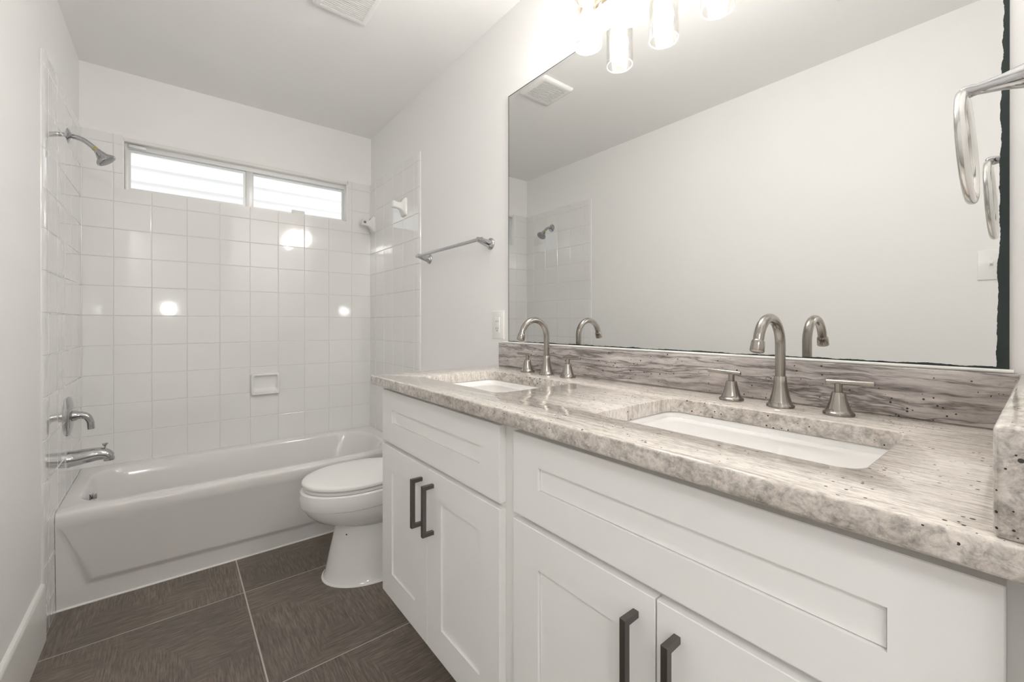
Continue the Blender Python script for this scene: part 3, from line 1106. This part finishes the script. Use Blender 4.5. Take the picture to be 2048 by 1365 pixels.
tr = thing('towel_ring', (1.303, YF, 1.512), 'satin nickel towel ring hanging from a post at the right edge', 'towel ring')
bm = bmesh.new()
lathe(bm, (1.303, YF, 1.512), (0, 1, 0), [(0, .028), (.004, .028), (.008, .024), (.012, .019), (.040, .0115), (.066, .0078), (.072, .0090), (.080, .0090), (.084, .0060), (.085, 0)], 32)
obj('post', bm, M['chrome'], tr, smooth=45)
bm = bmesh.new()
RC = Vector((1.303, -3.037, 1.512 - .006 - .077))
n1, n2, R1, R2 = 72, 16, .077, .0062
vs = []
for i in range(n1):
    a = 2 * math.pi * i / n1
    d = Vector((math.cos(a), .05 * math.sin(a), math.sin(a)))
    vs.append([bm.verts.new(RC + d * (R1 + R2 * math.cos(2 * math.pi * k / n2)) + Vector((0, R2 * math.sin(2 * math.pi * k / n2), 0))) for k in range(n2)])
for i in range(n1):
    for k in range(n2):
        bm.faces.new((vs[i][k], vs[(i + 1) % n1][k], vs[(i + 1) % n1][(k + 1) % n2], vs[i][(k + 1) % n2]))
obj('ring', bm, M['satin'], tr)

# ---------------------------------------------------------------- outlet, switch, fan grille
def plate(bm, xa, xb, y0, y1, z0, z1):
    s = 1 if xb > xa else -1
    loft(bm, [[Vector((xa, y, z)) for y, z in rrect(y0, y1, z0, z1, .003, n=3)], [Vector((xb - s * .002, y, z)) for y, z in rrect(y0, y1, z0, z1, .003, n=3)],
              [Vector((xb, y, z)) for y, z in rrect(y0 + .003, y1 - .003, z0 + .003, z1 - .003, .003, n=3)]])
ol = thing('wall_outlet', (W, -1.578, 1.162), 'white outlet on the right wall, left of the mirror', 'outlet')
bm = bmesh.new()
plate(bm, W, W - .006, -1.621, -1.535, 1.098, 1.225)
obj('cover_plate', bm, M['plastic'], ol)
bm = bmesh.new()
box(bm, W - .0085, W - .004, -1.5945, -1.5615, 1.128, 1.195, .001)
rc = obj('receptacle', bm, M['plastic'], ol)
for zz in (1.177, 1.146):
    for dy in (-.0065, .0065):
        boxobj('slot', (W - .0088, W - .0080, -1.578 + dy - .0011, -1.578 + dy + .0011, zz - .004, zz + .004), M['dark'], rc)
boxobj('ground_hole', (W - .0088, W - .0080, -1.5805, -1.5755, 1.1335, 1.1375), M['dark'], rc)

sw = thing('light_switch', (0, -2.967, 1.411), 'white light switch on the left wall, seen in the mirror', 'light switch')
bm = bmesh.new()
plate(bm, 0, .006, -3.008, -2.926, 1.349, 1.473)
obj('cover_plate', bm, M['plastic'], sw)
bm = bmesh.new()
box(bm, .004, .0075, -2.974, -2.960, 1.397, 1.425, .001)
tg = obj('toggle_slot', bm, M['plastic'], sw)
bm = bmesh.new()
loft(bm, [[Vector((.006, y, z)) for y, z in ((-2.972, 1.404), (-2.962, 1.404), (-2.962, 1.418), (-2.972, 1.418))],
          [Vector((.017, y, z)) for y, z in ((-2.971, 1.416), (-2.963, 1.416), (-2.963, 1.424), (-2.971, 1.424))]])
obj('toggle', bm, M['plastic'], tg)
for zz in (1.440, 1.382):
    bm = bmesh.new()
    lathe(bm, (.0055, -2.967, zz), (1, 0, 0), [(0, .003), (.0012, .003), (.0015, 0)], 12)
    obj('screw', bm, M['plastic'], sw)

ef = thing('exhaust_fan_grille', (.955, -1.292, H), 'white square exhaust fan grille on the ceiling', 'vent')
GX0, GX1, GY0, GY1 = .838, 1.066, -1.404, -1.180
bm = bmesh.new()
def gring(d, z, r):
    return [Vector((x, y, z)) for x, y in rrect(GX0 + d, GX1 - d, GY0 + d, GY1 - d, r, n=4)]
loft(bm, [gring(0, H, .012), gring(0, H - .004, .012), gring(.004, H - .013, .010), gring(.012, H - .017, .008), gring(.026, H - .017, .003), gring(.027, H - .008, .003), gring(.027, H, .003)], False, False)
obj('frame', bm, M['vent'], ef, smooth=40)
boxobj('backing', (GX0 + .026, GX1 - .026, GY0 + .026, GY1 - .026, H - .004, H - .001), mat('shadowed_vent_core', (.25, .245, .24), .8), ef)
for i in range(15):
    y = GY0 + .033 + i * (GY1 - GY0 - .066) / 14
    bm = bmesh.new()
    loft(bm, [[Vector((x, y - .0045, H - .0165)), Vector((x, y + .0030, H - .0165)), Vector((x, y + .0045, H - .006)), Vector((x, y - .0030, H - .006))] for x in (GX0 + .026, GX1 - .026)])
    obj('louver', bm, M['vent'], ef, smooth=0)

# air register on the ceiling above the camera; the mirror just catches its corner
ar = thing('ceiling_air_register', (.60, -2.71, H), 'white ceiling air register, its corner just caught at the mirror top', 'vent')
bm = bmesh.new()
def aring(d, z, r):
    return [Vector((x, y, z)) for x, y in rrect(.465 + d, .735 - d, -2.86 + d, -2.56 - d, r, n=3)]
loft(bm, [aring(0, H, .006), aring(0, H - .003, .006), aring(.004, H - .009, .005), aring(.028, H - .011, .004), aring(.030, H - .003, .004)], False, False)
obj('frame', bm, M['vent'], ar, smooth=40)
boxobj('backing', (.494, .706, -2.831, -2.589, H - .003, H - .001), mat('dark_duct', (.12, .12, .12), .8), ar)
for i in range(10):
    y = -2.820 + i * .0245
    bm = bmesh.new()
    loft(bm, [[Vector((x, y - .010, H - .010)), Vector((x, y + .006, H - .004)), Vector((x, y + .006, H - .0055)), Vector((x, y - .010, H - .0115))] for x in (.494, .706)])
    obj('louver', bm, M['vent'], ar, smooth=0)
